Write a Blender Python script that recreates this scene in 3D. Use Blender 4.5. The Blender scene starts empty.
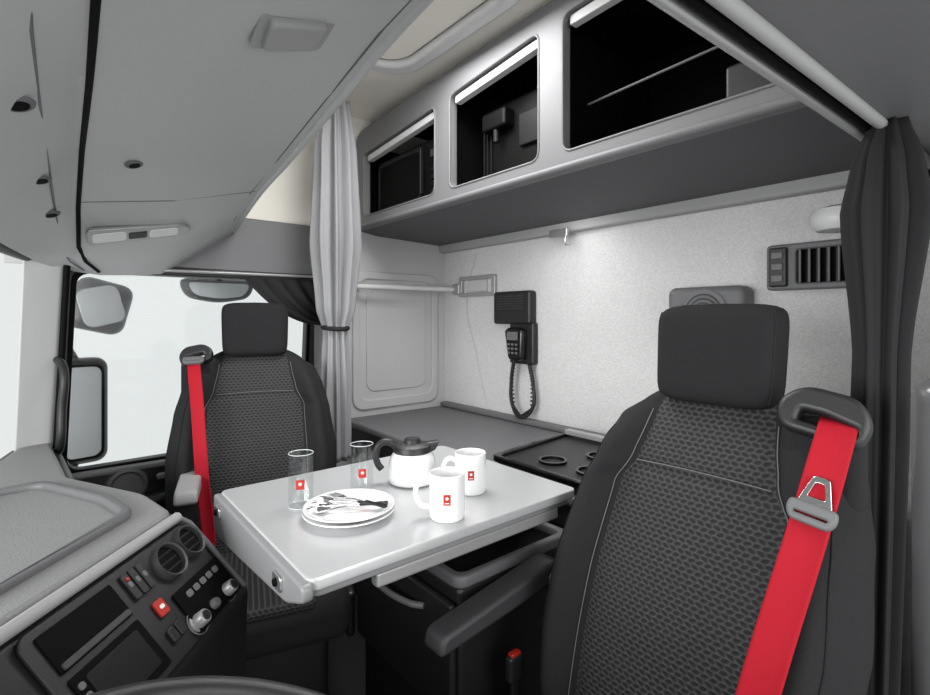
import bpy, bmesh, math
from mathutils import Vector, Matrix, Euler
S=bpy.context.scene
COL=S.collection
try:
    S.view_settings.view_transform='Standard'
except Exception: pass

# ---------------------------------------------------------------- materials
def mat(name,col,rough=.6,metal=0,bump=0,scale=200,vary=0,trans=0,spec=None,coat=0,sheen=0,dist=.002,stretch=None):
    m=bpy.data.materials.new(name); m.use_nodes=True
    nt=m.node_tree; b=nt.nodes['Principled BSDF']
    c=tuple(col)+(1,) if len(col)==3 else col
    b.inputs['Base Color'].default_value=c
    b.inputs['Roughness'].default_value=rough
    b.inputs['Metallic'].default_value=metal
    if trans: b.inputs['Transmission Weight'].default_value=trans
    if coat: b.inputs['Coat Weight'].default_value=coat
    if sheen: b.inputs['Sheen Weight'].default_value=sheen
    if spec is not None: b.inputs['Specular IOR Level'].default_value=spec
    tc=nt.nodes.new('ShaderNodeTexCoord')
    n=nt.nodes.new('ShaderNodeTexNoise'); n.inputs['Scale'].default_value=scale; n.inputs['Detail'].default_value=4
    if stretch:
        mp=nt.nodes.new('ShaderNodeMapping'); mp.inputs['Scale'].default_value=stretch
        nt.links.new(tc.outputs['Object'],mp.inputs['Vector']); nt.links.new(mp.outputs[0],n.inputs['Vector'])
    else: nt.links.new(tc.outputs['Object'],n.inputs['Vector'])
    if bump:
        bp=nt.nodes.new('ShaderNodeBump'); bp.inputs['Strength'].default_value=bump; bp.inputs['Distance'].default_value=dist
        nt.links.new(n.outputs['Fac'],bp.inputs['Height']); nt.links.new(bp.outputs['Normal'],b.inputs['Normal'])
    if vary:
        r=nt.nodes.new('ShaderNodeValToRGB')
        r.color_ramp.elements[0].position=.3; r.color_ramp.elements[1].position=.7
        r.color_ramp.elements[0].color=tuple(x*(1-vary) for x in c[:3])+(1,)
        r.color_ramp.elements[1].color=tuple(min(1,x*(1+vary)) for x in c[:3])+(1,)
        nt.links.new(n.outputs['Fac'],r.inputs['Fac']); nt.links.new(r.outputs['Color'],b.inputs['Base Color'])
    return m
def weave(name,ca,cb,px,pz,rough=.85):
    # staggered rows of leaning rounded cells (3D mesh fabric)
    m=bpy.data.materials.new(name); m.use_nodes=True; nt=m.node_tree; b=nt.nodes['Principled BSDF']
    b.inputs['Roughness'].default_value=rough
    tc=nt.nodes.new('ShaderNodeTexCoord'); sp=nt.nodes.new('ShaderNodeSeparateXYZ'); nt.links.new(tc.outputs['Object'],sp.inputs[0])
    def M(op,a,bb=None):
        n=nt.nodes.new('ShaderNodeMath'); n.operation=op
        for i,v in enumerate((a,bb)):
            if v is None: continue
            if isinstance(v,(int,float)): n.inputs[i].default_value=v
            else: nt.links.new(v,n.inputs[i])
        return n.outputs[0]
    z=M('MULTIPLY',sp.outputs['Z'],1/pz); row=M('FLOOR',z); fz=M('SUBTRACT',M('FRACT',z),.5)
    off=M('FRACT',M('MULTIPLY',row,.5))
    x=M('ADD',M('MULTIPLY',sp.outputs['X'],1/px),off)
    lean=M('MULTIPLY',M('SUBTRACT',off,.25),1.6)
    x=M('ADD',x,M('MULTIPLY',fz,lean))
    fx=M('SUBTRACT',M('FRACT',M('ADD',x,100.0)),.5)
    d=M('ADD',M('POWER',M('MULTIPLY',M('ABSOLUTE',fx),2.0),2.0),M('POWER',M('MULTIPLY',M('ABSOLUTE',fz),2.0),2.0))
    r=nt.nodes.new('ShaderNodeValToRGB'); r.color_ramp.elements[0].position=.3; r.color_ramp.elements[1].position=1.0
    r.color_ramp.elements[0].color=tuple(ca)+(1,); r.color_ramp.elements[1].color=tuple(cb)+(1,)
    nt.links.new(d,r.inputs['Fac']); nt.links.new(r.outputs['Color'],b.inputs['Base Color'])
    bp=nt.nodes.new('ShaderNodeBump'); bp.inputs['Strength'].default_value=.6; bp.inputs['Distance'].default_value=.002
    nt.links.new(d,bp.inputs['Height']); nt.links.new(bp.outputs['Normal'],b.inputs['Normal'])
    return m
def glassmat(name,tint=(1,1,1),gl=.08):
    m=bpy.data.materials.new(name); m.use_nodes=True; nt=m.node_tree; nt.nodes.clear()
    o=nt.nodes.new('ShaderNodeOutputMaterial'); mx=nt.nodes.new('ShaderNodeMixShader'); t=nt.nodes.new('ShaderNodeBsdfTransparent'); g=nt.nodes.new('ShaderNodeBsdfGlossy')
    t.inputs[0].default_value=tuple(tint)+(1,); g.inputs['Roughness'].default_value=.02; mx.inputs[0].default_value=gl
    nt.links.new(t.outputs[0],mx.inputs[1]); nt.links.new(g.outputs[0],mx.inputs[2]); nt.links.new(mx.outputs[0],o.inputs[0]); return m

M_wall=mat('wall_fabric_grey',(.57,.57,.565),.9,bump=.9,scale=190,vary=.12,dist=.003)
M_side=mat('moulded_grey_plastic',(.46,.46,.46),.6,bump=.15,scale=400)
M_cream=mat('cream_headliner',(.82,.79,.72),.9,bump=.2,scale=300)
M_grey=mat('console_grey_plastic',(.48,.48,.485),.5,bump=.25,scale=600)
M_mid=mat('mid_grey_plastic',(.12,.12,.125),.5,bump=.2,scale=500)
M_head=mat('header_grey_plastic',(.14,.14,.145),.5,bump=.2,scale=500)
M_strip=mat('strip_grey_plastic',(.32,.32,.32),.5,bump=.2,scale=500)
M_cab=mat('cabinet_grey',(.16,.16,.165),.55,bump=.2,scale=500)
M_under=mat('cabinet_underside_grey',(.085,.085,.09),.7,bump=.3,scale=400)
M_dark=mat('dark_plastic',(.013,.013,.014),.45,bump=.2,scale=600)
M_arm=mat('armrest_plastic',(.040,.040,.042),.5,bump=.3,scale=600)
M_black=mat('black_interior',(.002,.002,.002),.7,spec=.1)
M_gloss=mat('gloss_black',(.005,.005,.006),.2)
M_app=mat('appliance_black',(.003,.003,.003),.45,spec=.15)
M_app2=mat('appliance_charcoal',(.009,.009,.010),.45,spec=.2)
M_floor=mat('floor_rubber',(.004,.004,.004),.8,bump=.5,scale=60)
M_silver=mat('satin_silver',(.55,.55,.56),.3,metal=.9)
M_alu=mat('painted_aluminium',(.36,.36,.36),.35,metal=.4)
M_pillar=mat('pillar_gloss_grey',(.16,.16,.165),.22)
M_table=mat('table_brushed_laminate',(.54,.545,.55),.3,bump=.05,scale=60,metal=.35,vary=.03,stretch=(1,14,1))
M_tedge=mat('table_edge',(.22,.22,.225),.4)
M_white=mat('white_ceramic',(.82,.82,.82),.15,coat=.5)
M_whitep=mat('white_plastic',(.62,.62,.62),.4)
M_red=mat('red_webbing',(.36,.003,.014),.7,bump=.5,scale=900,spec=.25)
M_redp=mat('red_badge',(.42,.02,.012),.4)
M_fab=mat('seat_fabric_dark',(.018,.018,.019),.9,bump=.5,scale=700,vary=.3,spec=.2)
M_ins=weave('seat_insert_weave',(.006,.006,.006),(.042,.042,.044),.0150,.0095)
M_hr=mat('headrest_fabric',(.015,.015,.016),.9,bump=.6,scale=900,vary=.3,spec=.2)
M_stitch=mat('light_stitching',(.12,.12,.12),.7)
M_curt=mat('light_curtain_cloth',(.26,.26,.27),.85,bump=.2,scale=500)
M_curtd=mat('dark_curtain_cloth',(.018,.018,.019),.85,bump=.3,scale=500,spec=.2)
M_dashtop=mat('dash_top_grain',(.22,.22,.22),.55,bump=.6,scale=300,vary=.1)
M_steel=mat('polished_steel',(.75,.75,.75),.12,metal=1)
M_mirror=mat('mirror_glass',(.42,.43,.44),.25,metal=.2)  # pale base colour paints in the bright reflection on the mirror face
M_extm=mat('mirror_housing_grey',(.07,.07,.075),.4)
M_glassware=glassmat('clear_glass',(.955,.965,.965),.07)
M_glassrim=mat('glass_rim',(.75,.77,.77),.1,coat=.5)
M_pane=glassmat('window_pane',(.975,.985,.985),.005)

# ---------------------------------------------------------------- helpers
def empty(name,loc=(0,0,0),rz=0):
    e=bpy.data.objects.new(name,None); e.location=loc; e.rotation_euler=(0,0,rz); e.empty_display_size=.05; COL.objects.link(e); return e
def add(name,me,m=None,parent=None,smooth=True,bevel=0,seg=2,sub=0):
    o=bpy.data.objects.new(name,me); COL.objects.link(o)
    if m:
        for mm in (m if isinstance(m,(list,tuple)) else [m]): me.materials.append(mm)
    if parent: o.parent=parent
    if smooth: me.polygons.foreach_set('use_smooth',[True]*len(me.polygons))
    if bevel:
        b=o.modifiers.new('b','BEVEL'); b.width=bevel; b.segments=seg; b.limit_method='ANGLE'; b.angle_limit=.6; b.harden_normals=True
    if sub:
        s=o.modifiers.new('s','SUBSURF'); s.levels=sub; s.render_levels=sub
    return o
def mesh(name,vs,fs,m=None,parent=None,smooth=False,bevel=0,seg=2,sub=0):
    me=bpy.data.meshes.new(name); me.from_pydata([tuple(v) for v in vs],[],fs)
    bm=bmesh.new(); bm.from_mesh(me); bmesh.ops.recalc_face_normals(bm,faces=bm.faces); bm.to_mesh(me); bm.free()
    return add(name,me,m,parent,smooth or bevel>0,bevel,seg,sub)
def box(name,c,s,m,parent=None,bevel=.004,rot=(0,0,0),seg=2,taper=1):
    x,y,z=[q/2 for q in s]; R=Matrix.LocRotScale(Vector(c),Euler(rot),None)
    vs=[]
    for k in (-1,1):
        t=taper if k>0 else 1
        for i,j in ((-1,-1),(1,-1),(1,1),(-1,1)): vs.append(R@Vector((i*x*t,j*y*t,k*z)))
    fs=[(0,3,2,1),(4,5,6,7),(0,1,5,4),(1,2,6,5),(2,3,7,6),(3,0,4,7)]
    return mesh(name,vs,fs,m,parent,False,min(bevel,min(s)*.49),seg)
def rrect(a0,b0,a1,b1,r,n=5):
    pts=[]
    for cx,cy,s in ((a1-r,b1-r,0),(a0+r,b1-r,90),(a0+r,b0+r,180),(a1-r,b0+r,270)):
        for i in range(n+1):
            a=math.radians(s+90*i/n); pts.append((cx+r*math.cos(a),cy+r*math.sin(a)))
    return pts
def rpoly(pts,r,n=5):
    out=[];N=len(pts)
    for i in range(N):
        p=Vector(pts[i]);a=Vector(pts[i-1])-p;b=Vector(pts[(i+1)%N])-p
        rr=min(r,a.length*.45,b.length*.45)
        A=p+a.normalized()*rr;B=p+b.normalized()*rr
        for k in range(n+1):
            t=k/n; q=A*(1-t)**2+p*2*t*(1-t)+B*t*t; out.append((q.x,q.y))
    return out
def slab(name,outer,holes,origin,ax,ay,thick,m,parent=None,bevel=.003):
    cu=bpy.data.curves.new(name,'CURVE'); cu.dimensions='2D'; cu.fill_mode='BOTH'; cu.extrude=max(thick/2-bevel,1e-4); cu.bevel_depth=bevel; cu.bevel_resolution=2
    for ring in [outer]+list(holes):
        sp=cu.splines.new('POLY'); sp.points.add(len(ring)-1); sp.use_cyclic_u=True
        for p,q in zip(sp.points,ring): p.co=(q[0],q[1],0,1)
    cu.offset=-bevel
    o=bpy.data.objects.new('tmp',cu); COL.objects.link(o); dg=bpy.context.evaluated_depsgraph_get(); dg.update()
    me=bpy.data.meshes.new_from_object(o.evaluated_get(dg)); bpy.data.objects.remove(o)
    ax=Vector(ax).normalized(); ay=Vector(ay); ay=(ay-ax*ay.dot(ax)).normalized(); az=ax.cross(ay)
    mt=Matrix.Translation(Vector(origin))@Matrix((ax,ay,az)).transposed().to_4x4()
    me.transform(mt); me.materials.clear()
    return add(name,me,m,parent,False)
def tube(name,pts,r,m,parent=None,cyc=False,res=8,smooth=True):
    cu=bpy.data.curves.new(name,'CURVE'); cu.dimensions='3D'; cu.bevel_depth=r; cu.bevel_resolution=3; cu.use_fill_caps=True; cu.resolution_u=res
    if smooth:
        sp=cu.splines.new('BEZIER'); sp.bezier_points.add(len(pts)-1)
        for b,p in zip(sp.bezier_points,pts): b.co=p; b.handle_left_type=b.handle_right_type='AUTO'
    else:
        sp=cu.splines.new('POLY'); sp.points.add(len(pts)-1)
        for b,p in zip(sp.points,pts): b.co=tuple(p)+(1,)
    sp.use_cyclic_u=cyc
    o=bpy.data.objects.new('tmp',cu); COL.objects.link(o); dg=bpy.context.evaluated_depsgraph_get(); dg.update()
    me=bpy.data.meshes.new_from_object(o.evaluated_get(dg)); bpy.data.objects.remove(o); me.materials.clear()
    return add(name,me,m,parent,True)
def lathe(name,prof,c,m,parent=None,n=40,axis=(0,0,1),close=False):
    vs=[];fs=[];q=Vector((0,0,1)).rotation_difference(Vector(axis).normalized())
    N=len(prof)
    for i in range(n):
        a=2*math.pi*i/n
        for r,z in prof: vs.append(Vector(c)+q@Vector((r*math.cos(a),r*math.sin(a),z)))
    for i in range(n):
        j=(i+1)%n
        for k in range(N-1 if not close else N):
            l=(k+1)%N; fs.append((i*N+k,j*N+k,j*N+l,i*N+l))
    me=bpy.data.meshes.new(name); me.from_pydata([tuple(v) for v in vs],[],fs)
    bm=bmesh.new(); bm.from_mesh(me); bmesh.ops.remove_doubles(bm,verts=bm.verts,dist=1e-6); bmesh.ops.recalc_face_normals(bm,faces=bm.faces); bm.to_mesh(me); bm.free()
    o=add(name,me,m,parent,True)
    e=o.modifiers.new('e','EDGE_SPLIT'); e.split_angle=.7
    return o
def interp(tab,t):
    if t<=tab[0][0]: return tab[0][1]
    for (a,b),(c,d) in zip(tab,tab[1:]):
        if t<=c:
            s=(t-a)/(c-a); s=s*s*(3-2*s)*.5+s*.5; return b+(d-b)*s
    return tab[-1][1]
def sm(x): x=max(0,min(1,x)); return x*x*(3-2*x)
HEX=[(0,1,2,3),(4,7,6,5),(0,4,5,1),(1,5,6,2),(2,6,7,3),(3,7,4,0)]

FLOOR=-1.35
# ---------------------------------------------------------------- shell
box('floor',(.75,1.15,FLOOR-.03),(2.2,2.5,.06),M_floor,bevel=0)
mesh('wall_rear',[(1.76,-.1,FLOOR),(1.76,2.34,FLOOR),(1.76,2.34,1.02),(1.76,-.1,1.02),(1.8,-.1,FLOOR),(1.8,2.34,FLOOR),(1.8,2.34,1.02),(1.8,-.1,1.02)],HEX,M_wall)
slab('wall_passenger',[(.95,FLOOR),(1.76,FLOOR),(1.76,1.02),(-.12,1.02),(-.12,.42),(-.12,.19),(.95,.19)],[],(0,2.32,0),(1,0,0),(0,0,1),.04,M_side,bevel=.001)
w=empty('side_wall_moulding')
slab('raised_frame',rrect(1.17,-.47,1.70,.24,.06),[rrect(1.21,-.42,1.66,.20,.05)],(0,2.295,0),(1,0,0),(0,0,1),.016,M_side,w,.006)
slab('inner_pad',rrect(1.25,-.38,1.62,.16,.05),[],(0,2.298,0),(1,0,0),(0,0,1),.008,M_side,w,.003)
mesh('ceiling',[(-.1,-.1,.99),(1.2,-.1,.99),(1.2,2.1,.99),(-.1,2.1,.99),(1.8,-.1,.99),(1.8,2.1,.99),(-.1,2.31,.86),(1.8,2.31,.86),(-.1,2.2,.97),(1.8,2.2,.97)],
     [(0,1,2,3),(1,4,5,2),(3,2,5,9,8),(8,9,7,6)],M_cream)
slab('wall_upper_lining',[(-.1,.43),(1.19,.43),(1.19,.88),(-.1,.88)],[],(0,2.296,0),(1,0,0),(0,0,1),.006,M_cream,bevel=.001)
h=empty('roof_hatch')
slab('hatch_frame',rrect(.42,.95,1.10,1.72,.14,8),[rrect(.48,1.01,1.04,1.66,.10,8)],(0,0,.972),(1,0,0),(0,1,0),.035,M_whitep,h,.012)
slab('hatch_panel',rrect(.49,1.02,1.03,1.65,.10,8),[],(0,0,.98),(1,0,0),(0,1,0),.01,M_cream,h,.003)
slab('trim_1',rpoly([(.12,.19),(.98,.19),(.98,.43),(.52,.43),(.2,.3)],.03),[],(0,2.27,0),(1,0,0),(0,0,1),.05,M_head,bevel=.01)
slab('trim_2',rpoly([(.0,.165),(.98,.165),(.98,.20),(.0,.20)],.01),[],(0,2.245,0),(1,0,0),(0,0,1),.03,M_dark,bevel=.006)

# ---------------------------------------------------------------- passenger door
d=empty('door_1')
win=rpoly([(.045,-.545),(.90,-.535),(.93,.165),(.075,.165)],.05)
slab('door_frame',[(-.01,-1.30),(.96,-1.30),(.96,.185),(.02,.185)],[win],(0,2.29,0),(1,0,0),(0,0,1),.05,M_dark,d,.006)
slab('door_card',rpoly([(.0,-1.28),(.95,-1.28),(.95,-.56),(.0,-.56)],.04),[],(0,2.25,0),(1,0,0),(0,0,1),.05,M_dark,d,.012)
slab('armrest',rpoly([(.10,-.74),(.85,-.74),(.85,-.66),(.5,-.63),(.10,-.68)],.03),[],(0,2.19,0),(1,0,0),(0,0,1),.10,M_dark,d,.02)
lathe('speaker_ring',[(.0,.01),(.045,.01),(.055,.02),(.065,.015),(.07,0)],(.22,2.225,-.62),M_mid,d,axis=(0,-1,0))
box('door_pull',(.42,2.2,-.60),(.22,.02,.025),M_alu,d,.008)
box('sill_trim',(.47,2.235,-.56),(.90,.05,.02),M_mid,d,.008)
wn=empty('window_1')
slab('glass',win,[],(0,2.30,0),(1,0,0),(0,0,1),.004,M_pane,wn,.0005)
slab('gasket',rpoly([(.03,-.56),(.915,-.55),(.945,.18),(.06,.18)],.05),[win],(0,2.262,0),(1,0,0),(0,0,1),.014,M_black,wn,.004)

ws=empty('window_2')
wp=[(-.04,2.24),(-.10,1.95),(-.17,1.5),(-.2,1.1),(-.2,.6),(-.17,.2),(-.12,-.1)]
vs=[];fs=[]
for x,y in wp: vs+= [(x-.06,y,-.47),(x,y,.20)]
for i in range(len(wp)-1): fs.append((2*i,2*i+2,2*i+3,2*i+1))
mesh('glass',vs,fs,M_pane,ws,True)
tube('upper_seal',[(x,y,.2) for x,y in wp],.016,M_dark,ws)
tube('lower_seal',[(x-.05,y,-.46) for x,y in wp],.02,M_dark,ws)
ap=empty('trim_3')
mesh('pillar_cover',[(-.06,2.24,-.6),(.01,2.26,-.6),(.0,2.2,-.6),(-.10,2.17,-.6),(-.02,2.24,.24),(.05,2.26,.24),(.04,2.2,.24),(-.07,2.14,.24)],HEX,M_side,ap,bevel=.012)
tube('black_strip',[(.01,2.19,-.58),(.028,2.185,-.2),(.045,2.18,.18)],.010,M_black,ap)
gh=empty('grab_handle')
tube('bar',[(.02,2.17,-.14),(.035,2.10,-.17),(.03,2.09,-.3),(.025,2.10,-.42),(.015,2.17,-.45)],.013,M_dark,gh)
m1=empty('side_mirror',(.105,2.62,-.385))
box('housing',(0,0,0),(.17,.10,.44),M_dark,m1,.045,rot=(0,0,.2),seg=5)
slab('mirror_glass',rrect(-.062,-.185,.062,.185,.03),[],(.0,-.055,0),(1,.2,0),(0,0,1),.006,M_mirror,m1,.002)
slab('black_bezel',rrect(-.072,-.195,.072,.195,.035),[rrect(-.062,-.185,.062,.185,.03)],(.0,-.056,0),(1,.2,0),(0,0,1),.012,M_black,m1,.003)
tube('arm',[(-.02,0,.2),(-.06,-.1,.27),(-.08,-.25,.22)],.016,M_dark,m1)
tube('lower_arm',[(-.02,0,-.2),(-.06,-.1,-.26),(-.08,-.25,-.24)],.016,M_dark,m1)
m2=empty('side_mirror.001',(.165,2.62,.05))
box('housing',(0,0,0),(.21,.1,.22),M_extm,m2,.05,rot=(0,.25,.2),seg=5)
slab('mirror_glass',rrect(-.075,-.08,.075,.08,.035),[],(0,-.054,0),(1,.2,.25),(-.25,0,1),.006,M_mirror,m2,.002)
m3=empty('kerb_mirror',(.62,2.6,.125))
slab('housing',rpoly([(-.17,.06),(.17,.06),(.14,-.03),(.0,-.055),(-.14,-.03)],.05),[],(0,0,0),(1,0,0),(0,0,1),.07,M_extm,m3,.02)
slab('mirror_glass',rpoly([(-.14,.04),(.14,.04),(.11,-.02),(.0,-.035),(-.11,-.02)],.04),[],(0,-.035,0),(1,0,0),(0,0,1),.006,M_mirror,m3,.002)
tube('bracket',[(0,0,.05),(0,-.1,.1),(0,-.25,.14)],.012,M_dark,m3)

# ---------------------------------------------------------------- overhead console above windscreen
oc=empty('overhead_console')
st=[ (2.24,(.02,.17),(.14,.155),(.33,.165),(.60,.37)),
 (2.05,(-.04,.18),(.06,.20),(.30,.24),(.585,.40)),
 (1.8,(-.08,.185),(.05,.32),(.29,.36),(.57,.44)),
 (1.5,(-.12,.19),(.046,.395),(.29,.43),(.558,.475)),
 (1.05,(-.15,.20),(.04,.40),(.27,.46),(.517,.507)),
 (.8,(-.15,.20),(.034,.405),(.26,.47),(.506,.541)),
 (.5,(-.14,.2),(.03,.42),(.25,.49),(.49,.55)),
 (.0,(-.10,.2),(.03,.43),(.25,.5),(.48,.56))]
vs=[];n=6
for y,*p in st:
    for q in p: vs.append((q[0],y,q[1]))
    vs.append((p[-1][0]+.01,y,p[-1][1]+.05)); vs.append((-.1,y,p[-1][1]+.25))
fs=[(i*n+k,(i+1)*n+k,(i+1)*n+k+1,i*n+k+1) for i in range(len(st)-1) for k in range(n-1)]
mesh('shell',vs,fs,M_grey,oc,True,bevel=.01)
def cpt(y,t,off=0):
    for a,b in zip(st,st[1:]):
        if a[0]>=y>=b[0]:
            s=(a[0]-y)/(a[0]-b[0]); P=[Vector((a[1+k][0]*(1-s)+b[1+k][0]*s,y,a[1+k][1]*(1-s)+b[1+k][1]*s)) for k in range(4)]
            tt=min(2.999,t); k=int(tt); v=P[k].lerp(P[k+1],tt-k); v.z-=off; return v
YS=[2.2-.1*k for k in range(19)]
tube('gap_line_1',[cpt(y,1.05,.000) for y in YS],.006,M_black,oc,smooth=False)
tube('gap_line_2',[cpt(y,.72,.000) for y in YS],.0025,M_mid,oc,smooth=False)
tube('rear_lip',[cpt(y,2.98,-.002) for y in (2.24,2.05,1.8,1.5,1.05,.8,.5,.05)],.011,M_grey,oc)
tube('rear_gap',[cpt(y,2.86,.000) for y in YS],.0018,M_mid,oc,smooth=False)
tube('bay_gap',[cpt(1.78,t,.000) for t in (1.05,1.5,2,2.5,2.9)],.002,M_mid,oc,smooth=False)
LX=cpt(1.93,2.2)-cpt(1.93,1.15); LY=cpt(2.0,1.7)-cpt(1.86,1.7); LO=cpt(1.93,1.68)+Vector((0,0,-.008)); LL=LX.length/2
slab('lamp_cluster',rpoly([(-LL,-.045),(LL,-.03),(LL+.03,.0),(LL,.035),(-LL,.04)],.02),[],LO,LX,LY,.014,M_alu,oc,.004)
slab('lamp_lens_a',rrect(-LL*.9,-.028,-.03,.022,.01),[],LO+Vector((0,0,-.006)),LX,LY,.008,M_whitep,oc,.002)
slab('lamp_lens_b',rrect(.035,-.022,LL*.9,.022,.01),[],LO+Vector((0,0,-.006)),LX,LY,.008,M_whitep,oc,.002)
slab('lamp_buttons',rrect(-.024,-.018,.028,.018,.005),[],LO+Vector((0,0,-.006)),LX,LY,.008,M_dark,oc,.002)
slab('hatch_handle',rpoly([(-.05,-.035),(.05,-.035),(.045,.03),(-.045,.04)],.012),[],cpt(.83,2.22,.008),(1,0,.3),(0.3,1,-.1),.02,M_strip,oc,.006)
slab('handle_recess',rrect(-.065,-.05,.065,.05,.015),[],cpt(.83,2.22,.002),(1,0,.3),(0.3,1,-.1),.004,M_strip,oc,.001)
for y,t in ((1.0,.6),(1.5,.62),(1.75,.65),(1.55,1.5)):
    lathe('recess_knob',[(0,.004),(.012,.004),(.016,.006),(.020,.004),(.022,0)],cpt(y,t),M_mid,oc,axis=(.3,-.2,-1))
    lathe('knob_core',[(0,.006),(.013,.006),(.013,.0)],cpt(y,t),M_black,oc,axis=(.3,-.2,-1))

# ---------------------------------------------------------------- rear overhead cabinet
cb=empty('overhead_cabinet')
outer=rpoly([(-.05,.44),(2.28,.44),(2.28,.90),(2.22,.925),(1.5,.955),(.9,.98),(-.05,.985)],.03)
h1=rpoly([(1.61,.495),(2.20,.495),(2.20,.80),(1.61,.845)],.035)
h2_=rpoly([(1.06,.495),(1.515,.495),(1.515,.855),(1.06,.90)],.035)
h3=rpoly([(.20,.495),(.965,.495),(.965,.91),(.20,.94)],.035)
slab('face',outer,[h1,h2_,h3],(1.2,0,0),(0,1,0),(0,0,1),.04,M_cab,cb,.006)
for hh,nm in ((h1,'a'),(h2_,'b'),(h3,'c')): tube('opening_trim_'+nm,[(1.181,p[0],p[1]) for p in hh],.004,M_cab,cb,True,smooth=False)
for nm,a,b,za,zb in (('a',1.625,2.185,.843,.80),('b',1.075,1.50,.897,.857),('c',.22,.95,.938,.91)):
    v=[(1.195,a,za-.005),(1.195,b,zb-.005),(1.195,b,zb-.035),(1.195,a,za-.035)]; v2=[(1.225,p[1],p[2]) for p in v]
    mesh('blind_rail_'+nm,v+v2,HEX,M_whitep,cb,bevel=.004)
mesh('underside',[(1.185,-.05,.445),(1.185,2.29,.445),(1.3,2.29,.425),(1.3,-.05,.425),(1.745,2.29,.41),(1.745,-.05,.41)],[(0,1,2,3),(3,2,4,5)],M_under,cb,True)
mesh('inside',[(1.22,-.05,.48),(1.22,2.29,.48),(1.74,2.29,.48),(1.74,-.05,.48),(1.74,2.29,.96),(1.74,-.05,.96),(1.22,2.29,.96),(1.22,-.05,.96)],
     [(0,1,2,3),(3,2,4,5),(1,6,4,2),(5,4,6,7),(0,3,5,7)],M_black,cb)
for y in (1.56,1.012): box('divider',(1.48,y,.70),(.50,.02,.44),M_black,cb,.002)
tube('lower_lip',[(1.182,-.05,.45),(1.182,1.1,.45),(1.182,2.28,.45)],.012,M_cab,cb)
box('rear_bumper_strip',(1.735,1.12,.395),(.05,2.36,.05),M_strip,cb,.012)
tube('shelf_rail',[(1.30,.22,.70),(1.30,.96,.67)],.004,M_mid,cb)
box('inner_shelf_box',(1.35,.42,.56),(.14,.24,.12),M_dark,cb,.01)
lt=empty('latch_hook'); box('plate',(1.69,1.40,.365),(.02,.10,.035),M_silver,lt,.005); tube('hook',[(1.68,1.36,.35),(1.66,1.34,.34),(1.66,1.34,.31),(1.69,1.34,.31)],.005,M_silver,lt)
mw=empty('microwave_oven',(1.38,1.90,.49))
box('body',(0.02,0,.14),(.30,.56,.27),M_app,mw,.012)
slab('door_window',rrect(-.09,.04,.25,.24,.02),[],(-.132,0,0),(0,1,0),(0,0,1),.008,M_black,mw,.002)
slab('door_rim',rrect(-.11,.02,.265,.26,.02),[rrect(-.09,.04,.25,.24,.02)],(-.134,0,0),(0,1,0),(0,0,1),.008,M_app2,mw,.002)
box('door_handle',(-.15,-.125,.14),(.02,.012,.2),M_app2,mw,.005)
for i in range(4):
    for j in range(3): box('key',(-.133,-.24+.03*j,.05+.03*i),(.006,.02,.016),M_app2,mw,.001)
box('clock',(-.133,-.21,.21),(.006,.08,.03),M_arm,mw,.001)
cm=empty('coffee_machine',(1.38,1.28,.49))
box('body',(.04,.02,.17),(.20,.38,.32),M_app,cm,.02,seg=3)
box('front_panel',(-.065,-.07,.19),(.02,.12,.12),M_app2,cm,.006)
box('brew_head',(-.08,.09,.25),(.06,.13,.07),M_app,cm,.012)
tube('spout',[(-.09,.09,.22),(-.09,.09,.17)],.012,M_app2,cm)
box('drip_tray',(-.09,.05,.02),(.10,.24,.03),M_app,cm,.006)
for k in range(3): box('rib',(-.065,.18-.02*k,.15),(.012,.005,.22),M_app2,cm,.001)
lathe('indicator',[(0,.004),(.008,.004),(.010,0)],(-.062,.17,.29),M_mid,cm,axis=(-1,0,0))

# ---------------------------------------------------------------- bunk & storage
bk=empty('bunk_bed')
slab('top_board',rrect(1.12,.29,1.755,2.29,.02),[],(0,0,-.515),(1,0,0),(0,1,0),.03,M_mid,bk,.008)
box('base_front',(1.17,1.29,-.94),(.04,1.98,.82),M_dark,bk,.01)
box('rear_cushion_ledge',(1.73,1.29,-.487),(.05,1.98,.026),M_mid,bk,.01)
ct=empty('cup_holder_tray')
slab('tray',rpoly([(1.14,.78),(1.60,.80),(1.62,1.28),(1.14,1.22)],.03),[],(0,0,-.484),(1,0,0),(0,1,0),.03,M_dark,ct,.008)
for x,y in ((1.26,.92),(1.26,1.07),(1.42,1.0)):
    lathe('cup_ring',[(.045,0),(.047,.012),(.038,.012),(.036,-.005),(0,-.005)],(x,y,-.472),M_gloss,ct)
slab('rim',rpoly([(1.13,.77),(1.61,.79),(1.63,1.29),(1.13,1.23)],.03),[rpoly([(1.15,.79),(1.59,.81),(1.61,1.27),(1.15,1.21)],.03)],(0,0,-.465),(1,0,0),(0,1,0),.02,M_gloss,ct,.005)
box('silver_tray_edge',(1.58,1.14,-.45),(.03,.26,.02),M_alu,ct,.004)
dr=empty('storage_drawer')
box('body',(.93,1.13,-.93),(.40,.46,.60),M_dark,dr,.015)
slab('rim',rrect(.72,.89,1.13,1.37,.03),[rrect(.745,.915,1.11,1.345,.02)],(0,0,-.615),(1,0,0),(0,1,0),.03,M_mid,dr,.008)
box('front',(.715,1.13,-.80),(.02,.46,.28),M_dark,dr,.01)
tube('handle',[(.70,1.0,-.70),(.68,1.03,-.70),(.68,1.22,-.70),(.70,1.25,-.70)],.008,M_mid,dr)
box('lid',(.93,1.13,-.637),(.37,.43,.02),M_black,dr,.004)

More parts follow.
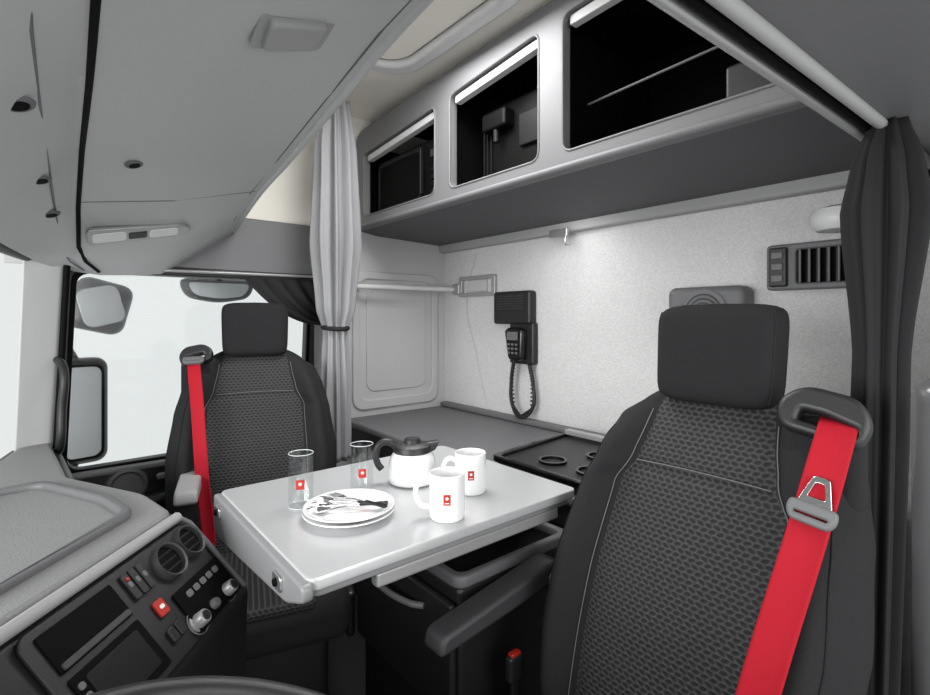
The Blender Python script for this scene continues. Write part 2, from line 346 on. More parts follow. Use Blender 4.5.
# ---------------------------------------------------------------- table
tb=empty('folding_table')
slab('top',rrect(.318,.77,1.0,1.318,.02),[],(0,0,-.43),(1,0,0),(0,1,0),.02,M_table,tb,.003)
slab('apron',rrect(.328,.785,.99,1.305,.02),[],(0,0,-.448),(1,0,0),(0,1,0),.022,M_tedge,tb,.004)
slab('end_fascia',rpoly([(.765,-.450),(.765,-.424),(1.318,-.424),(1.318,-.505),(1.28,-.520),(.84,-.480)],.012),[],(.314,0,0),(0,1,0),(0,0,1),.02,M_tedge,tb,.005)
for y in (1.27,.87):
    slab('latch',rrect(y-.020,-.468,y+.020,-.440,.008),[],(.303,0,0),(0,1,0),(0,0,1),.008,M_silver,tb,.002)
    lathe('latch_eye',[(0,.006),(.006,.006),(.008,0)],(.300,y,-.454),M_black,tb,axis=(-1,0,0),n=16)
box('side_rail',(.70,.80,-.472),(.5,.025,.028),M_alu,tb,.006)
box('support_arm',(.92,1.05,-.485),(.36,.07,.05),M_mid,tb,.01)
tube('pedestal',[(.80,1.05,-.48),(.80,1.05,-.595)],.03,M_alu,tb)
ttop=-.42
def mug(nm,x,y,ang):
    e=empty(nm,(x,y,ttop),ang)
    lathe('cup',[(0,.004),(.03,.004),(.031,0),(.035,.001),(.0375,.006),(.038,.094),(.0365,.0955),(.035,.094),(.0345,.01),(0,.008)],(0,0,0),M_white,e)
    pts=[(-.036,0,.076),(-.052,0,.080),(-.064,0,.066),(-.065,0,.044),(-.054,0,.026),(-.036,0,.022)]
    tube('handle',pts,.0055,M_white,e)
    vs=[];fs=[];N=8
    for i in range(N+1):
        a=math.radians(-90-11+22*i/N)
        for z in (.038,.060): vs.append((.0385*math.cos(a),.0385*math.sin(a),z))
    for i in range(N): fs.append((2*i,2*i+2,2*i+3,2*i+1))
    mesh('badge',vs,fs,M_redp,e,True)
    vs=[]
    for i in range(12):
        a=2*math.pi*i/12; r=.0038 if i%2 else .0026
        th=math.radians(-90)+r*math.cos(a)/.0388; vs.append((.039*math.cos(th),.039*math.sin(th),.052+r*math.sin(a)))
    mesh('emblem',vs,[tuple(range(12))],M_white,e)
    vs=[(.0391*math.cos(math.radians(t)),.0391*math.sin(math.radians(t)),z) for t,z in ((-97,.0415),(-83,.0415),(-83,.0432),(-97,.0432))]
    mesh('badge_text',vs,[(0,1,2,3)],M_white,e)
    return e
mug('coffee_mug',.645,.836,math.radians(-38)); mug('coffee_mug.001',.785,.925,math.radians(-38))
def glass(nm,x,y):
    e=empty(nm,(x,y,ttop),math.radians(-25))
    lathe('tumbler',[(0,.0005),(.026,.0005),(.0275,.003),(.0275,.118),(.0265,.119),(.0255,.118),(.025,.010),(0,.010)],(0,0,0),M_glassware,e)
    for z,r in ((.1185,.0265),(.0015,.0262)):
        tube('rim_bead',[(r*math.cos(a),r*math.sin(a),z) for a in [2*math.pi*k/16 for k in range(16)]],.0007,M_glassrim,e,True)
    vs=[];fs=[];N=8
    for i in range(N+1):
        a=math.radians(-90-19+38*i/N)
        for z in (.045,.066): vs.append((.028*math.cos(a),.028*math.sin(a),z))
    for i in range(N): fs.append((2*i,2*i+2,2*i+3,2*i+1))
    mesh('badge',vs,fs,M_redp,e,True)
    vs=[]
    for i in range(12):
        a=2*math.pi*i/12; r=.0042 if i%2 else .0028
        th=math.radians(-90)+r*math.cos(a)/.028; vs.append((.0284*math.cos(th),.0284*math.sin(th),.057+r*math.sin(a)))
    mesh('emblem',vs,[tuple(range(12))],M_white,e)
glass('drinking_glass',.432,1.095); glass('drinking_glass.001',.575,1.08)
pl=[(0,.004),(.055,.004),(.058,0),(.062,.002),(.092,.014),(.095,.016),(.0945,.018),(.09,.017),(.062,.007),(0,.006)]
lathe('dinner_plate',pl,(.487,.970,ttop),M_white,n=64); lathe('dinner_plate.001',pl,(.490,.974,ttop+.0075),M_white,n=64)
def spoon(nm,x,y,z,ang,kind=0):
    e=empty(nm,(x,y,z),ang)
    tube('handle',[(.0,0,.004),(.03,0,.008),(.07,0,.008),(.11,0,.011)],.0022,M_steel,e)
    slab('handle_end',rpoly([(.06,-.003),(.12,-.006),(.12,.006),(.06,.003)],.004),[],(0,0,.011),(1,0,0),(0,1,0),.004,M_gloss,e,.0008)
    if kind==0:
        vs=[];fs=[];N=20
        for k,(s,dz) in enumerate(((1,.006),(.8,.002),(.45,-.0005),(0.02,-.001))):
            for i in range(N):
                a=2*math.pi*i/N; vs.append((-.024+.026*s*math.cos(a),.016*s*math.sin(a)*(1-.15*math.cos(a)),dz+.001))
        for k in range(3):
            for i in range(N): j=(i+1)%N; fs.append((k*N+i,k*N+j,(k+1)*N+j,(k+1)*N+i))
        o=mesh('bowl',vs,fs,M_steel,e,True); s=o.modifiers.new('s','SOLIDIFY'); s.thickness=.0012
    else:
        slab('neck',rpoly([(0,-.003),(0,.003),(-.02,.011),(-.02,-.011)],.003),[],(0,0,.005),(1,0,0),(0,1,0),.002,M_steel,e,.0005)
        for k in range(4): box('tine',(-.038,-.009+.006*k,.005),(.04,.0028,.002),M_steel,e,.0006)
pz=ttop+.0155
spoon('teaspoon',.462,1.000,pz,math.radians(-42)); spoon('teaspoon.001',.472,1.018,pz+.002,math.radians(-58)); spoon('teaspoon.002',.448,.980,pz+.001,math.radians(-28)); spoon('fork',.502,1.015,pz+.003,math.radians(-74),1)
cf=empty('coffee_carafe',(.717,1.075,ttop),math.radians(150))
lathe('body',[(0,0),(.052,0),(.059,.004),(.062,.015),(.061,.045),(.056,.066),(.046,.080),(0,.080)],(0,0,0),M_white,cf,48)
lathe('collar',[(.0475,.0775),(.049,.080),(.047,.088),(.044,.088)],(0,0,0),M_dark,cf,48)
lathe('lid',[(0,.112),(.018,.112),(.021,.108),(.022,.101),(.036,.099),(.046,.094),(.0475,.082),(0,.080)],(0,0,0),M_dark,cf,48)
tube('handle',[(.040,0,.090),(.062,0,.104),(.082,0,.100),(.092,0,.078),(.088,0,.05),(.078,0,.036)],.0085,M_dark,cf)
slab('spout',rpoly([(-.03,.100),(-.070,.104),(-.058,.080),(-.035,.072)],.006),[],(0,0,0),(1,0,0),(0,0,1),.028,M_dark,cf,.006)

# ---------------------------------------------------------------- seats
def seat(nm,loc,rz,sg,wadd=0,shift=0):
    e=empty(nm,loc,rz)
    Z0,Z1=.43,1.215
    Wt=[(0,.22),(.15,.26),(.35,.292),(.5,.296),(.7,.276),(.85,.254),(.94,.230),(1,.175)]
    Wt=[(a,b+wadd) for a,b in Wt]
    Xi=[(0,.150),(.5,.165),(.74,.158),(.79,.135),(.9,.118),(1,.105)]
    def yc(t): return -.115+.19*t-.02*math.sin(math.pi*t)
    def P(t,x,front=True,dy=0):
        W=interp(Wt,t); u=min(1,abs(x)/W); T=.135-.045*t; T*=max(0,1-t**14)**.5*max(.3,min(1,t*12))
        e_=max(0,1-u**3.2)**(1/2.4)
        z=Z0+(Z1-Z0)*t-.05*(u**2.5)*sm((t-.6)/.4)
        if front:
            xi=interp(Xi,t); q=(abs(x)-xi)/(max(.02,W-xi))
            bol=.055*sm(q/.5)*(1-sm((q-.5)/.5))*sm(t*5)*sm((1-t)*6)
            y=yc(t)-T*.55*e_-bol
            if abs(q)<.02: y+=.007
            y+=.01*math.exp(-((t-.775)/.012)**2)*(1 if q<0 else 0)
        else: y=yc(t)+T*.45*e_
        return Vector((x+shift*(1-sm(t)),y+dy,z))
    nin,nout,nz=20,9,64
    vs=[];fs=[];mi=[];rows=[]
    for i in range(nz+1):
        t=i/nz; t=1-(1-t)**1.25
        W=interp(Wt,t);xi=interp(Xi,t)
        xs=[-W+(W-xi)*j/nout for j in range(nout)]+[-xi+2*xi*j/nin for j in range(nin+1)]+[xi+(W-xi)*j/nout for j in range(1,nout+1)]
        row=[]
        for x in xs: row.append(len(vs)); vs.append(P(t,x,True))
        back=[]
        for x in xs[1:-1]: back.append(len(vs)); vs.append(P(t,x,False))
        rows.append((row,back))
    nc=len(rows[0][0])
    for i in range(nz):
        a,ab=rows[i];b,bb=rows[i+1]
        for j in range(nc-1):
            fs.append((a[j],a[j+1],b[j+1],b[j])); mi.append(1 if nout<=j<nout+nin else 0)
        A=[a[0]]+ab+[a[-1]];B=[b[0]]+bb+[b[-1]]
        for j in range(nc-1): fs.append((A[j],B[j],B[j+1],A[j+1])); mi.append(0)
    for r,bk_ in (rows[0],rows[-1]):
        fs.append(tuple(r+list(reversed(bk_)))); mi.append(0)
    me=bpy.data.meshes.new('backrest'); me.from_pydata([tuple(v) for v in vs],[],fs)
    o=add('backrest',me,[M_fab,M_ins],e)
    me.polygons.foreach_set('material_index',mi); me.update()
    bm=bmesh.new(); bm.from_mesh(me); bmesh.ops.recalc_face_normals(bm,faces=bm.faces); bm.to_mesh(me); bm.free()
    for s in (-1,1):
        tube('seam',[P(t,s*(interp(Xi,t)+.008),True,-.0035) for t in [k/30 for k in range(1,29)]],.0011,M_stitch,e)
        tube('bolster_seam',[P(t,s*(interp(Wt,t)*.86),True,-.0018) for t in [k/30 for k in range(2,28)]],.0012,M_hr,e)
    tube('cross_seam',[P(.79,x,True,-.002) for x in [-.13+.026*k for k in range(11)]],.0011,M_stitch,e)
    hy=yc(1)-.01
    def hp(t,a):
        z=1.172+.208*t
        k=max(0,1-abs(2*t-1)**6)**.35
        wx=(.114+.006*t)*(.70+.30*k); wy=.058*(.40+.60*k)
        ca,sa_=math.cos(a),math.sin(a)
        x=wx*abs(ca)**.42*(1 if ca>0 else -1); y=wy*abs(sa_)**.7*(1 if sa_>0 else -1)
        y+= -.013*(x/.12)**2*(sa_<0)
        return (x,hy+y+.02*t-.015,z)
    hv=[];hf=[];NR=18;NC=32
    for i in range(NR+1):
        for j in range(NC): hv.append(hp(i/NR,2*math.pi*j/NC))
    for i in range(NR):
        for j in range(NC): j2=(j+1)%NC; hf.append((i*NC+j,i*NC+j2,(i+1)*NC+j2,(i+1)*NC+j))
    hf.append(tuple(range(NC))); hf.append(tuple(NR*NC+j for j in range(NC)))
    mesh('headrest',hv,hf,M_hr,e,True,sub=1)
    for a in (-2.72,-.42):
        tube('headrest_seam',[hp(t/12,a) for t in range(1,12)],.0014,M_fab,e)
    for s in (-.06,.06): tube('headrest_post',[(s,hy+.01,1.12),(s,hy+.01,1.2)],.007,M_dark,e)
    box('cushion',(0,-.32,.46),(.50,.52,.13),M_fab,e,.05,seg=5)
    box('cushion_insert',(0,-.33,.515),(.30,.48,.04),M_ins,e,.02,seg=4)
    box('side_shield',(.265*sg,-.25,.40),(.03,.42,.14),M_dark,e,.014,seg=3)
    box('side_shield_inner',(-.265*sg,-.25,.40),(.03,.42,.14),M_dark,e,.014,seg=3)
    box('suspension',(0,-.25,.20),(.40,.42,.34),M_dark,e,.03,seg=3)
    box('foot_plate',(0,-.25,.02),(.46,.5,.035),M_dark,e,.01)
    return e
def armrest(e,x,z=.72,tilt=0.05,y=-.28,L=.36,m=None,w=.065):
    pts=rpoly([(-L/2,-.022),(-L/2+.015,.018),(L/2-.03,.022),(L/2,.0),(L/2-.05,-.032)],.018)
    slab('armrest',pts,[],(x,y,z),(0,1,tilt),(0,-tilt,1),w,m or M_dark,e,.010)
    lathe('armrest_pivot',[(0,.04),(.03,.04),(.034,.035),(.034,-.03),(0,-.03)],(x,y+L/2-.03,z),M_dark,e,axis=(1,0,0),n=24)
def belt(nm,par_loc,rz,sg,pts,w=.048,tongue=.3):
    e=empty(nm,par_loc,rz)
    P=[Vector(p) for p in pts]; N=24
    def cr(t):
        n=len(P)-1; s=t*n; i=min(int(s),n-1); f=s-i
        p0=P[max(i-1,0)];p1=P[i];p2=P[i+1];p3=P[min(i+2,n)]
        return .5*((2*p1)+(p2-p0)*f+(2*p0-5*p1+4*p2-p3)*f*f+(3*p1-p0-3*p2+p3)*f**3)
    vs=[];fs=[]
    for i in range(N+1):
        t=i/N;c=cr(t); tg=(cr(min(1,t+.01))-cr(max(0,t-.01))).normalized(); side=Vector((1,.15*sg,0)); side=(side-tg*side.dot(tg)).normalized()
        for f in (-1,-.88,-.8,.8,.88,1): vs.append(c+side*w/2*f+Vector((0,-.0012 if abs(f)==.88 else 0,0)))
    for i in range(N):
        for k in range(5): fs.append((6*i+k,6*i+k+1,6*i+k+7,6*i+k+6))
    o=mesh('webbing',vs,fs,M_red,e,True); s=o.modifiers.new('s','SOLIDIFY'); s.thickness=.0025; s.offset=0
    if tongue:
        c=cr(tongue); tg=(cr(tongue+.02)-c).normalized(); up=-tg; sd=Vector((1,0,0)); sd=(sd-up*sd.dot(up)).normalized()
        f=c+Vector((0,-.006,0))
        slab('tongue_plate',rpoly([(-.011,.055),(.011,.055),(.024,.008),(-.024,.008)],.006),[rpoly([(-.006,.045),(.006,.045),(.012,.022),(-.012,.022)],.003)],f,sd,up,.004,M_steel,e,.001)
        slab('tongue_grip',rpoly([(-.032,.014),(.032,.014),(.034,-.004),(.026,-.018),(-.026,-.018),(-.034,-.004)],.008),[rrect(-.022,-.006,.022,-.003,.001,2)],f+Vector((0,-.004,0)),sd,up,.014,M_mid,e,.004)
    return e
dl=(1.0,.455,FLOOR); dr_=-math.pi/2
e=seat('truck_seat',dl,dr_,1,-.002,-.055)
armrest(e,-.385,.705,.14,-.20,.40,M_arm)
def guide(e,sg,k=1,x=.205):
    x=x*sg
    slab('belt_guide',rpoly([(-.070*k*sg,-.034*k),(.055*k*sg,-.060*k),(.072*k*sg,-.010*k),(.05*k*sg,.032*k),(-.03*k*sg,.050*k),(-.074*k*sg,.02*k)],.03*k),[rpoly([(-.040*k*sg,-.018*k),(.045*k*sg,-.036*k),(.048*k*sg,-.024*k),(.0,-.004*k),(-.034*k*sg,.002*k)],.006*k)],
         (x,-.01,1.19),(1,.12*sg,0),(0,.45,1),.034,M_dark,e,.010*k)
    box('belt_tower',(x-.01*sg,.02,1.10),(.12,.07,.16),M_fab,e,.03,seg=4)
guide(e,1,.92,.198)
belt('seat_belt',dl,dr_,1,[(.213,.015,1.185),(.220,-.045,1.16),(.203,-.120,1.02),(.163,-.188,.80),(.130,-.220,.6),(.16,-.225,.47)],.052,.36)
bb=empty('seat_belt_buckle',(.82,.81,-.82)); box('stalk',(0,0,-.06),(.02,.012,.14),M_dark,bb,.004); box('head',(0,0,.02),(.045,.022,.06),M_dark,bb,.008); box('release_button',(0,0,.05),(.03,.016,.012),M_redp,bb,.004)
plc=(.590,1.93,FLOOR+.03); pr=math.radians(-16)
e2=seat('truck_seat.001',plc,pr,-1,-.008)
guide(e2,-1,.75,.195)
armrest(e2,-.20,.785,.05,-.20,.24,M_strip)
belt('seat_belt.001',plc,pr,-1,[(-.20,.015,1.185),(-.20,-.045,1.16),(-.183,-.118,1.02),(-.165,-.172,.80),(-.145,-.195,.6),(-.16,-.205,.47)],.040,.16)

# ---------------------------------------------------------------- dashboard
db=empty('dashboard')
top=[(-.26,.0),(-.10,.35),(-.12,.80),(-.05,.92),(.22,1.235),(.19,1.42),(.05,1.70),(.02,2.22),(-.08,2.20),(-.22,1.6),(-.27,1.0)]
mid=[(-.26,.0),(-.08,.35),(-.05,.78),(.06,.84),(.34,1.155),(.27,1.44),(.10,1.72),(.08,2.22),(-.08,2.20),(-.22,1.6),(-.27,1.0)]
bot=[(-.26,.0),(-.12,.35),(-.1,.78),(.04,.86),(.32,1.165),(.24,1.44),(.06,1.72),(.04,2.22),(-.08,2.20),(-.22,1.6),(-.27,1.0)]
N=len(top)
vs=[(x,y,-.44) for x,y in top]+[(x,y,-.60) for x,y in mid]+[(x,y,-1.3) for x,y in bot]
fs=[tuple(range(N))]+[tuple(range(3*N-1,2*N-1,-1))]
for k in (0,1):
    for i in range(N): j=(i+1)%N; fs.append((k*N+i,k*N+j,(k+1)*N+j,(k+1)*N+i))
mesh('body',vs,fs,M_dark,db,bevel=.012,seg=3)
tp=[(-.24,.05),(-.11,.35),(-.13,.80),(-.065,.925),(.205,1.24),(.175,1.41),(.035,1.69),(.0,2.2),(-.08,2.17),(-.20,1.6),(-.25,1.0)]
slab('top_pad',rpoly(tp,.03),[],(0,0,-.434),(1,0,0),(0,1,0),.03,M_dashtop,db,.010)
slab('top_tray_rim',rpoly([(-.10,.98),(.14,1.26),(.11,1.41),(-.01,1.64),(-.15,1.62),(-.17,1.1)],.035),[rpoly([(-.09,1.01),(.115,1.27),(.085,1.40),(-.02,1.61),(-.13,1.60),(-.15,1.12)],.03)],(0,0,-.415),(1,0,0),(0,1,0),.022,M_mid,db,.008)
A0=Vector((-.05,.92,-.435)); sa=Vector((.27,.315,0)); tb_=Vector((.112,-.080,-.165)); nr=sa.cross(tb_).normalized()
if nr.y>0: nr=-nr
def dp(s,t,o=0): return A0+sa*s+tb_*t+nr*o
L1=sa.length;L2=tb_.length
slab('fascia',rrect(.0,.012,L1*.97,L2*.96,.02),[],dp(0,0,.004),sa,tb_,.008,M_dark,db,.003)
tube('fascia_trim_top',[dp(s,-.02,.006) for s in (-.5,-.2,.1,.4,.7,.96)],.011,M_strip,db,smooth=False)
tube('fascia_trim_side',[dp(.96,-.02,.006),dp(1.0,.1,.006),dp(1.0,.95,.006)],.006,M_mid,db,smooth=False)
def face(nm,s0,t0,s1,t1,m,o=.011,th=.006,r=.004): return slab(nm,rrect(s0*L1,t0*L2,s1*L1,t1*L2,min(r,(t1-t0)*L2*.4,(s1-s0)*L1*.4)),[],dp(0,0,o),sa,tb_,th,m,db,.0015 if th>.003 else .0005)
face('storage_slot',.05,.12,.40,.42,M_black,.009); face('slot_lip',.06,.36,.39,.41,M_arm,.013)
face('display_bezel',.05,.47,.40,.90,M_black,.009); face('display',.10,.52,.36,.85,M_app2,.011)
for i in range(4): face('side_key',.06,.53+.08*i,.085,.58+.08*i,M_mid,.0125,.003)
for i in range(3): face('switch',.45+.045*i,.12,.485+.045*i,.36,M_dark,.012); face('switch_mark',.455+.045*i,.2,.475+.045*i,.25,M_mid,.0155,.002)
face('warning_lamp_switch',.49,.46,.545,.60,M_redp,.012); face('warning_icon',.505,.51,.53,.545,M_white,.0155,.002)
face('red_led',.46,.16,.475,.19,M_redp,.016,.002)
for i in range(2): face('button',.46+.05*i,.7,.50+.05*i,.82,M_dark,.012)
face('radio',.60,.52,.97,.93,M_black,.011)
for i in range(5): face('radio_key',.66+.055*i,.58,.70+.055*i,.64,M_mid,.0155,.002)
for s,t,r in ((.70,.27,.036),(.88,.24,.034)):
    lathe('vent_ring',[(r*.85,.0),(r*.86,.014),(r*.97,.016),(r*1.0,.008),(r*1.02,0)],dp(s,t,.008),M_arm,db,axis=nr)
    lathe('vent_disc',[(0,.006),(r*.8,.006)],dp(s,t,.008),M_black,db,axis=nr)
    for k in (-1,0,1): box('vane',dp(s,t,.014)+tb_.normalized()*k*.015,(r*1.3,.003,.004),M_dark,db,.001,rot=(0,0,math.atan2(sa.y,sa.x)))
for s,t in ((.60,.84),(.86,.84),(.73,.84)):
    if s==.73: 
        lathe('small_knob',[(0,.014),(.008,.014),(.01,.01),(.011,0)],dp(s,t,.01),M_mid,db,axis=nr,n=24); continue
    lathe('dial',[(0,.022),(.011,.022),(.013,.020),(.0145,.003),(.018,.002),(.019,0)],dp(s,t,.01),M_alu,db,axis=nr,n=32)
    lathe('dial_cap',[(0,.0235),(.0085,.0235),(.0095,.021)],dp(s,t,.01),M_dark,db,axis=nr,n=32)
    lathe('dial_ring',[(.022,.001),(.0235,.003),(.025,.001)],dp(s,t,.01),M_mid,db,axis=nr,n=32)

sw=empty('steering_wheel',(.110,.43,-.431)); sw.rotation_euler=(0,math.radians(20),0)
tube('rim',[(.225*math.cos(a),.225*math.sin(a),0) for a in [2*math.pi*k/24 for k in range(24)]],.0155,M_dark,sw,True)
lathe('hub',[(0,.01),(.05,.01),(.075,-.005),(.08,-.03),(.05,-.05),(0,-.05)],(0,0,-.02),M_dark,sw)
for a in (20,160,270):
    a=math.radians(a); tube('spoke',[(.06*math.cos(a),.06*math.sin(a),-.03),(.14*math.cos(a),.14*math.sin(a),-.022),(.218*math.cos(a),.218*math.sin(a),0)],.013,M_mid,sw)
tube('column',[(0,0,-.05),(0,0,-.35)],.035,M_dark,sw)

# ---------------------------------------------------------------- curtains
def curtain(nm,c,z0,z1,rx,ry,prof,folds,m,amp=.25,lean=(0,0),seed=0,tie=None):
    e=empty(nm,(c[0],c[1],0))
    vs=[];fs=[];NZ=70;NC=112
    for i in range(NZ+1):
        t=i/NZ; z=z0+(z1-z0)*t; k=interp(prof,t)
        ox=lean[0]*(t-.5); oy=lean[1]*(t-.5)
        for j in range(NC):
            a=2*math.pi*j/NC
            f=1+amp*math.sin(folds*a+seed+.8*math.sin(3*t+a))+amp*.5*math.sin((folds*2+1)*a+2.1*seed+3*t)
            vs.append((ox+rx*k*f*math.cos(a),oy+ry*k*f*math.sin(a),z))
    for i in range(NZ):
        for j in range(NC): j2=(j+1)%NC; fs.append((i*NC+j,i*NC+j2,(i+1)*NC+j2,(i+1)*NC+j))
    fs.append(tuple(range(NC))); fs.append(tuple(NZ*NC+j for j in range(NC)))
    mesh('drape',vs,fs,m,e,True)
    if tie is not None:
        t=(tie-z0)/(z1-z0);k=interp(prof,t)*1.22
        tube('tie_back',[(lean[0]*(t-.5)+rx*k*math.cos(a),lean[1]*(t-.5)+ry*k*math.sin(a),tie+.006*math.sin(a)) for a in [2*math.pi*q/12 for q in range(12)]],.010,M_curtd,e,True)
    return e
curtain('curtain',(.935,1.99),-.60,.92,.082,.084,[(0,.62),(.2,.6),(.36,.48),(.42,.75),(.6,1.0),(.85,.85),(1,.6)],9,M_curt,.26,tie=-.04)
curtain('curtain.001',(1.17,.225),-1.28,.36,.038,.050,[(0,1.1),(.35,.62),(.64,.68),(.74,.66),(.90,1.05),(.95,.85),(1,.45)],7,M_curtd,.24,seed=1,lean=(0,-.035))
dc=empty('curtain.002'); vs=[];fs=[];NI=24;NJ=20
for i in range(NI+1):
    s=i/NI
    a=Vector((.62+.36*s,2.2,.17)); b=Vector((.95+.05*s,2.08,-.03))
    for j in range(NJ+1):
        t=j/NJ; p=a.lerp(b,t); p.z-=.10*math.sin(math.pi*t)*(1-s)*.6; p.y+=.014*math.sin(s*30+2*t)*(1-.3*t); vs.append(p)
for i in range(NI):
    for j in range(NJ): q=i*(NJ+1)+j; fs.append((q,q+1,q+NJ+2,q+NJ+1))
o=mesh('drape',vs,fs,M_curtd,dc,True); s=o.modifiers.new('s','SOLIDIFY'); s.thickness=.004
tube('curtain_rail',[(.1,2.215,.18),(.5,2.215,.185),(.97,2.215,.19)],.006,M_alu,dc)

# ---------------------------------------------------------------- driver side header + rail + pillar
hd=empty('trim_4')
mesh('header',[(.30,.303,.36),(.50,.293,.36),(1.3,.257,.36),(1.76,.236,.36),(1.76,-.1,.34),(.30,-.1,.34),(.30,.303,.40),(.50,.293,.40),(1.3,.257,.40),(1.76,.236,.40),(1.76,-.1,.6),(.30,-.1,.6)],
     [(0,1,2,3,4,5),(0,6,7,1),(1,7,8,2),(2,8,9,3),(4,10,11,5),(0,5,11,6),(3,9,10,4),(6,11,10,9,8,7)],M_head,hd,bevel=.012)
tube('curtain_rail',[(.32,.296,.352),(.9,.268,.352),(1.7,.232,.352)],.008,M_alu,hd)
tube('rail_groove',[(.32,.276,.352),(.9,.248,.352),(1.7,.212,.352)],.007,M_black,hd)
tube('outer_rail',[(.32,.254,.350),(.9,.226,.350),(1.7,.190,.350)],.010,M_strip,hd)
bp=empty('trim_5')
box('pillar_lower',(1.33,.125,-.72),(.16,.14,1.22),M_pillar,bp,.05,seg=6)
box('pillar_upper',(1.45,.10,.05),(.14,.08,.58),M_side,bp,.03,seg=4)
mesh('wall_driver',[(1.30,.04,FLOOR),(1.76,.04,FLOOR),(1.76,.04,1.0),(1.30,.04,1.0),(1.30,.0,FLOOR),(1.76,.0,FLOOR),(1.76,.0,1.0),(1.30,.0,1.0)],HEX,M_side)

# ---------------------------------------------------------------- rear wall equipment
gp=empty('grab_pole')
tube('pole',[(1.14,2.22,.155),(1.74,2.19,.16)],.013,M_whitep,gp,smooth=False)
box('mount',(1.745,2.17,.16),(.03,.06,.06),M_alu,gp,.008); box('side_mount',(1.15,2.26,.155),(.05,.08,.05),M_alu,gp,.01)
br=empty('wall_bracket')
slab('frame',rrect(1.86,.115,2.15,.225,.01),[rrect(1.885,.135,2.125,.205,.008)],(1.75,0,0),(0,1,0),(0,0,1),.022,M_alu,br,.004)
slab('insert',rrect(1.93,.14,2.08,.20,.006),[],(1.752,0,0),(0,1,0),(0,0,1),.018,M_side,br,.003)
rh=empty('radio_handset')
slab('base',rrect(1.59,-.03,1.84,.13,.015),[],(1.735,0,0),(0,1,0),(0,0,1),.05,M_dark,rh,.012)
slab('base_lower',rrect(1.58,-.22,1.74,-.02,.012),[],(1.742,0,0),(0,1,0),(0,0,1),.036,M_dark,rh,.01)
for i in range(6): box('grille_bar',(1.708,1.72,.045+.012*i),(.004,.18,.005),M_arm,rh,.001)
slab('handset',rpoly([(1.62,-.20),(1.71,-.20),(1.735,-.06),(1.71,-.045),(1.64,-.045),(1.615,-.06)],.02),[],(1.705,0,0),(0,1,0),(0,0,1),.045,M_gloss,rh,.012)
box('handset_display',(1.680,1.675,-.085),(.004,.07,.04),M_mid,rh,.002)
for i in range(3):
    for j in range(3): box('handset_key',(1.681,1.65+.025*j,-.125-.02*i),(.004,.014,.01),M_mid,rh,.001)
path=[(1.70,1.68,-.19),(1.70,1.70,-.30),(1.70,1.69,-.42),(1.70,1.64,-.465),(1.715,1.58,-.42),(1.72,1.58,-.30),(1.72,1.60,-.22)]
tube('cord',path,.009,M_dark,rh)
for k in range(40):
    t=k/39*5.99;i=int(t);f=t-i;p=Vector(path[i]).lerp(Vector(path[i+1]),f)
    if p.z<-.2: lathe('coil',[(.009,-.003),(.0125,0),(.009,.003)],p,M_dark,rh,n=12)
sp=empty('wall_speaker')
slab('housing',rrect(.645,-.10,.90,.105,.025),[],(1.715,0,0),(0,1,0),(0,0,1),.09,M_mid,sp,.02)
lathe('speaker_cone',[(.070,0),(.075,.006),(.065,.008),(.05,.004),(.02,.002),(0,.006)],(1.67,.77,.02),M_mid,sp,axis=(-1,0,0))
for k in range(1,5): lathe('grille_ring',[(.014*k,.010),(.014*k+.002,.011),(.014*k+.004,.010)],(1.67,.77,.02),M_arm,sp,axis=(-1,0,0))
av=empty('air_vent')
slab('frame',rrect(.34,.085,.60,.225,.012),[rrect(.355,.105,.52,.205,.008)],(1.74,0,0),(0,1,0),(0,0,1),.04,M_mid,av,.006)
slab('back',rrect(.35,.095,.53,.215,.008),[],(1.75,0,0),(0,1,0),(0,0,1),.01,M_black,av,.002)
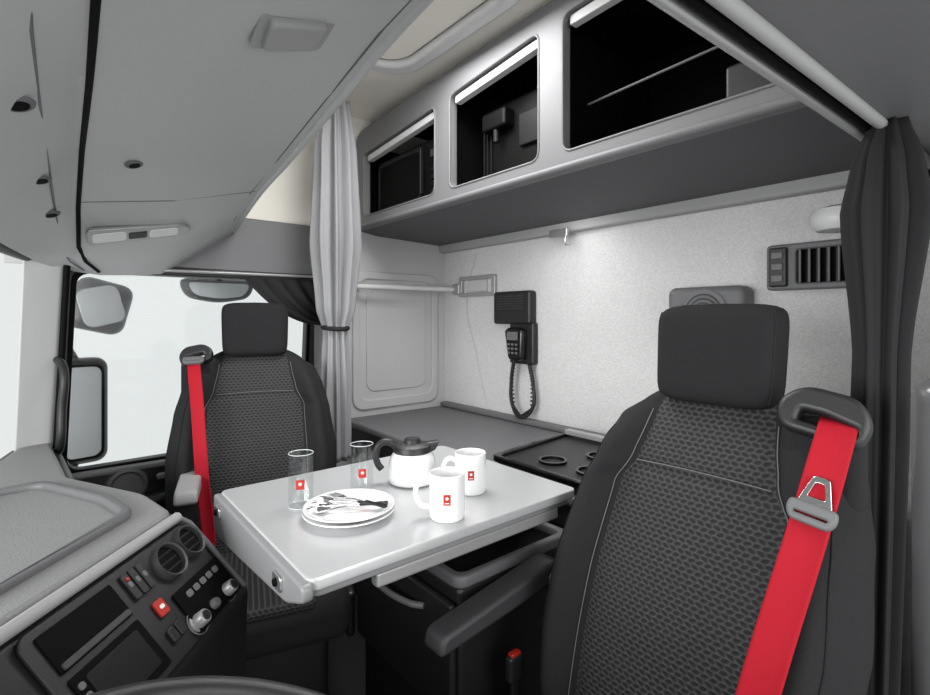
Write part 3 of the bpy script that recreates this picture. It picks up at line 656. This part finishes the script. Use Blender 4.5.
for k in range(7): box('slat',(1.732,.37+.024*k,.155),(.03,.006,.10),M_mid,av,.002,rot=(0,0,.4))
box('control_box',(1.725,.565,.155),(.04,.05,.12),M_dark,av,.006)
for k in range(3): box('switch',(1.703,.565,.12+.035*k),(.006,.03,.02),M_mid,av,.002)
rl=empty('reading_lamp')
lathe('lamp_body',[(0,-.035),(.05,-.032),(.064,-.018),(.067,.005),(.06,.025),(.03,.034),(0,.034)],(1.66,.40,.272),M_whitep,rl,n=40,axis=(0,0,1))
box('lamp_mount',(1.735,.40,.272),(.06,.06,.05),M_whitep,rl,.015)
tube('trim_6',[(1.758,2.02,.35),(1.756,2.10,.1),(1.758,2.02,-.2),(1.758,1.94,-.45)],.003,M_side)

# ---------------------------------------------------------------- light
w=bpy.data.worlds.new('World'); S.world=w; w.use_nodes=True
w.node_tree.nodes['Background'].inputs[0].default_value=(.92,.95,.94,1); w.node_tree.nodes['Background'].inputs[1].default_value=.88
def area(nm,loc,target,size,pw,spread=None):
    l=bpy.data.lights.new(nm,'AREA'); l.shape='RECTANGLE'; l.size=size[0]; l.size_y=size[1]; l.energy=pw
    o=bpy.data.objects.new(nm,l); o.location=loc; o.rotation_euler=(Vector(target)-Vector(loc)).to_track_quat('-Z','Y').to_euler(); COL.objects.link(o); return o
area('ceiling_fill',(.85,1.25,.94),(.85,1.25,0),(.5,.5),16)  # added fill lamp without a fitting, lifts the cab brightness
area('daylight_driver_door',(.6,-1.1,.3),(1.1,1.6,0),(1.2,1.4),26)
area('daylight_windscreen',(-1.3,.6,.0),(1.3,1.4,-.1),(1.6,.7),53)
area('bunk_fill',(1.40,1.3,.38),(1.62,1.3,-1),(.12,1.6),7)  # fill lamp added below the cabinet to brighten the rear wall
# ---------------------------------------------------------------- camera
cam=bpy.data.cameras.new('camera'); cam.sensor_fit='HORIZONTAL'; cam.sensor_width=36; cam.lens=36*500/930; cam.shift_y=-29.5/930; cam.clip_start=.02
co=bpy.data.objects.new('camera',cam); co.rotation_euler=(math.radians(90),0,-math.radians(39.7)); COL.objects.link(co); S.camera=co
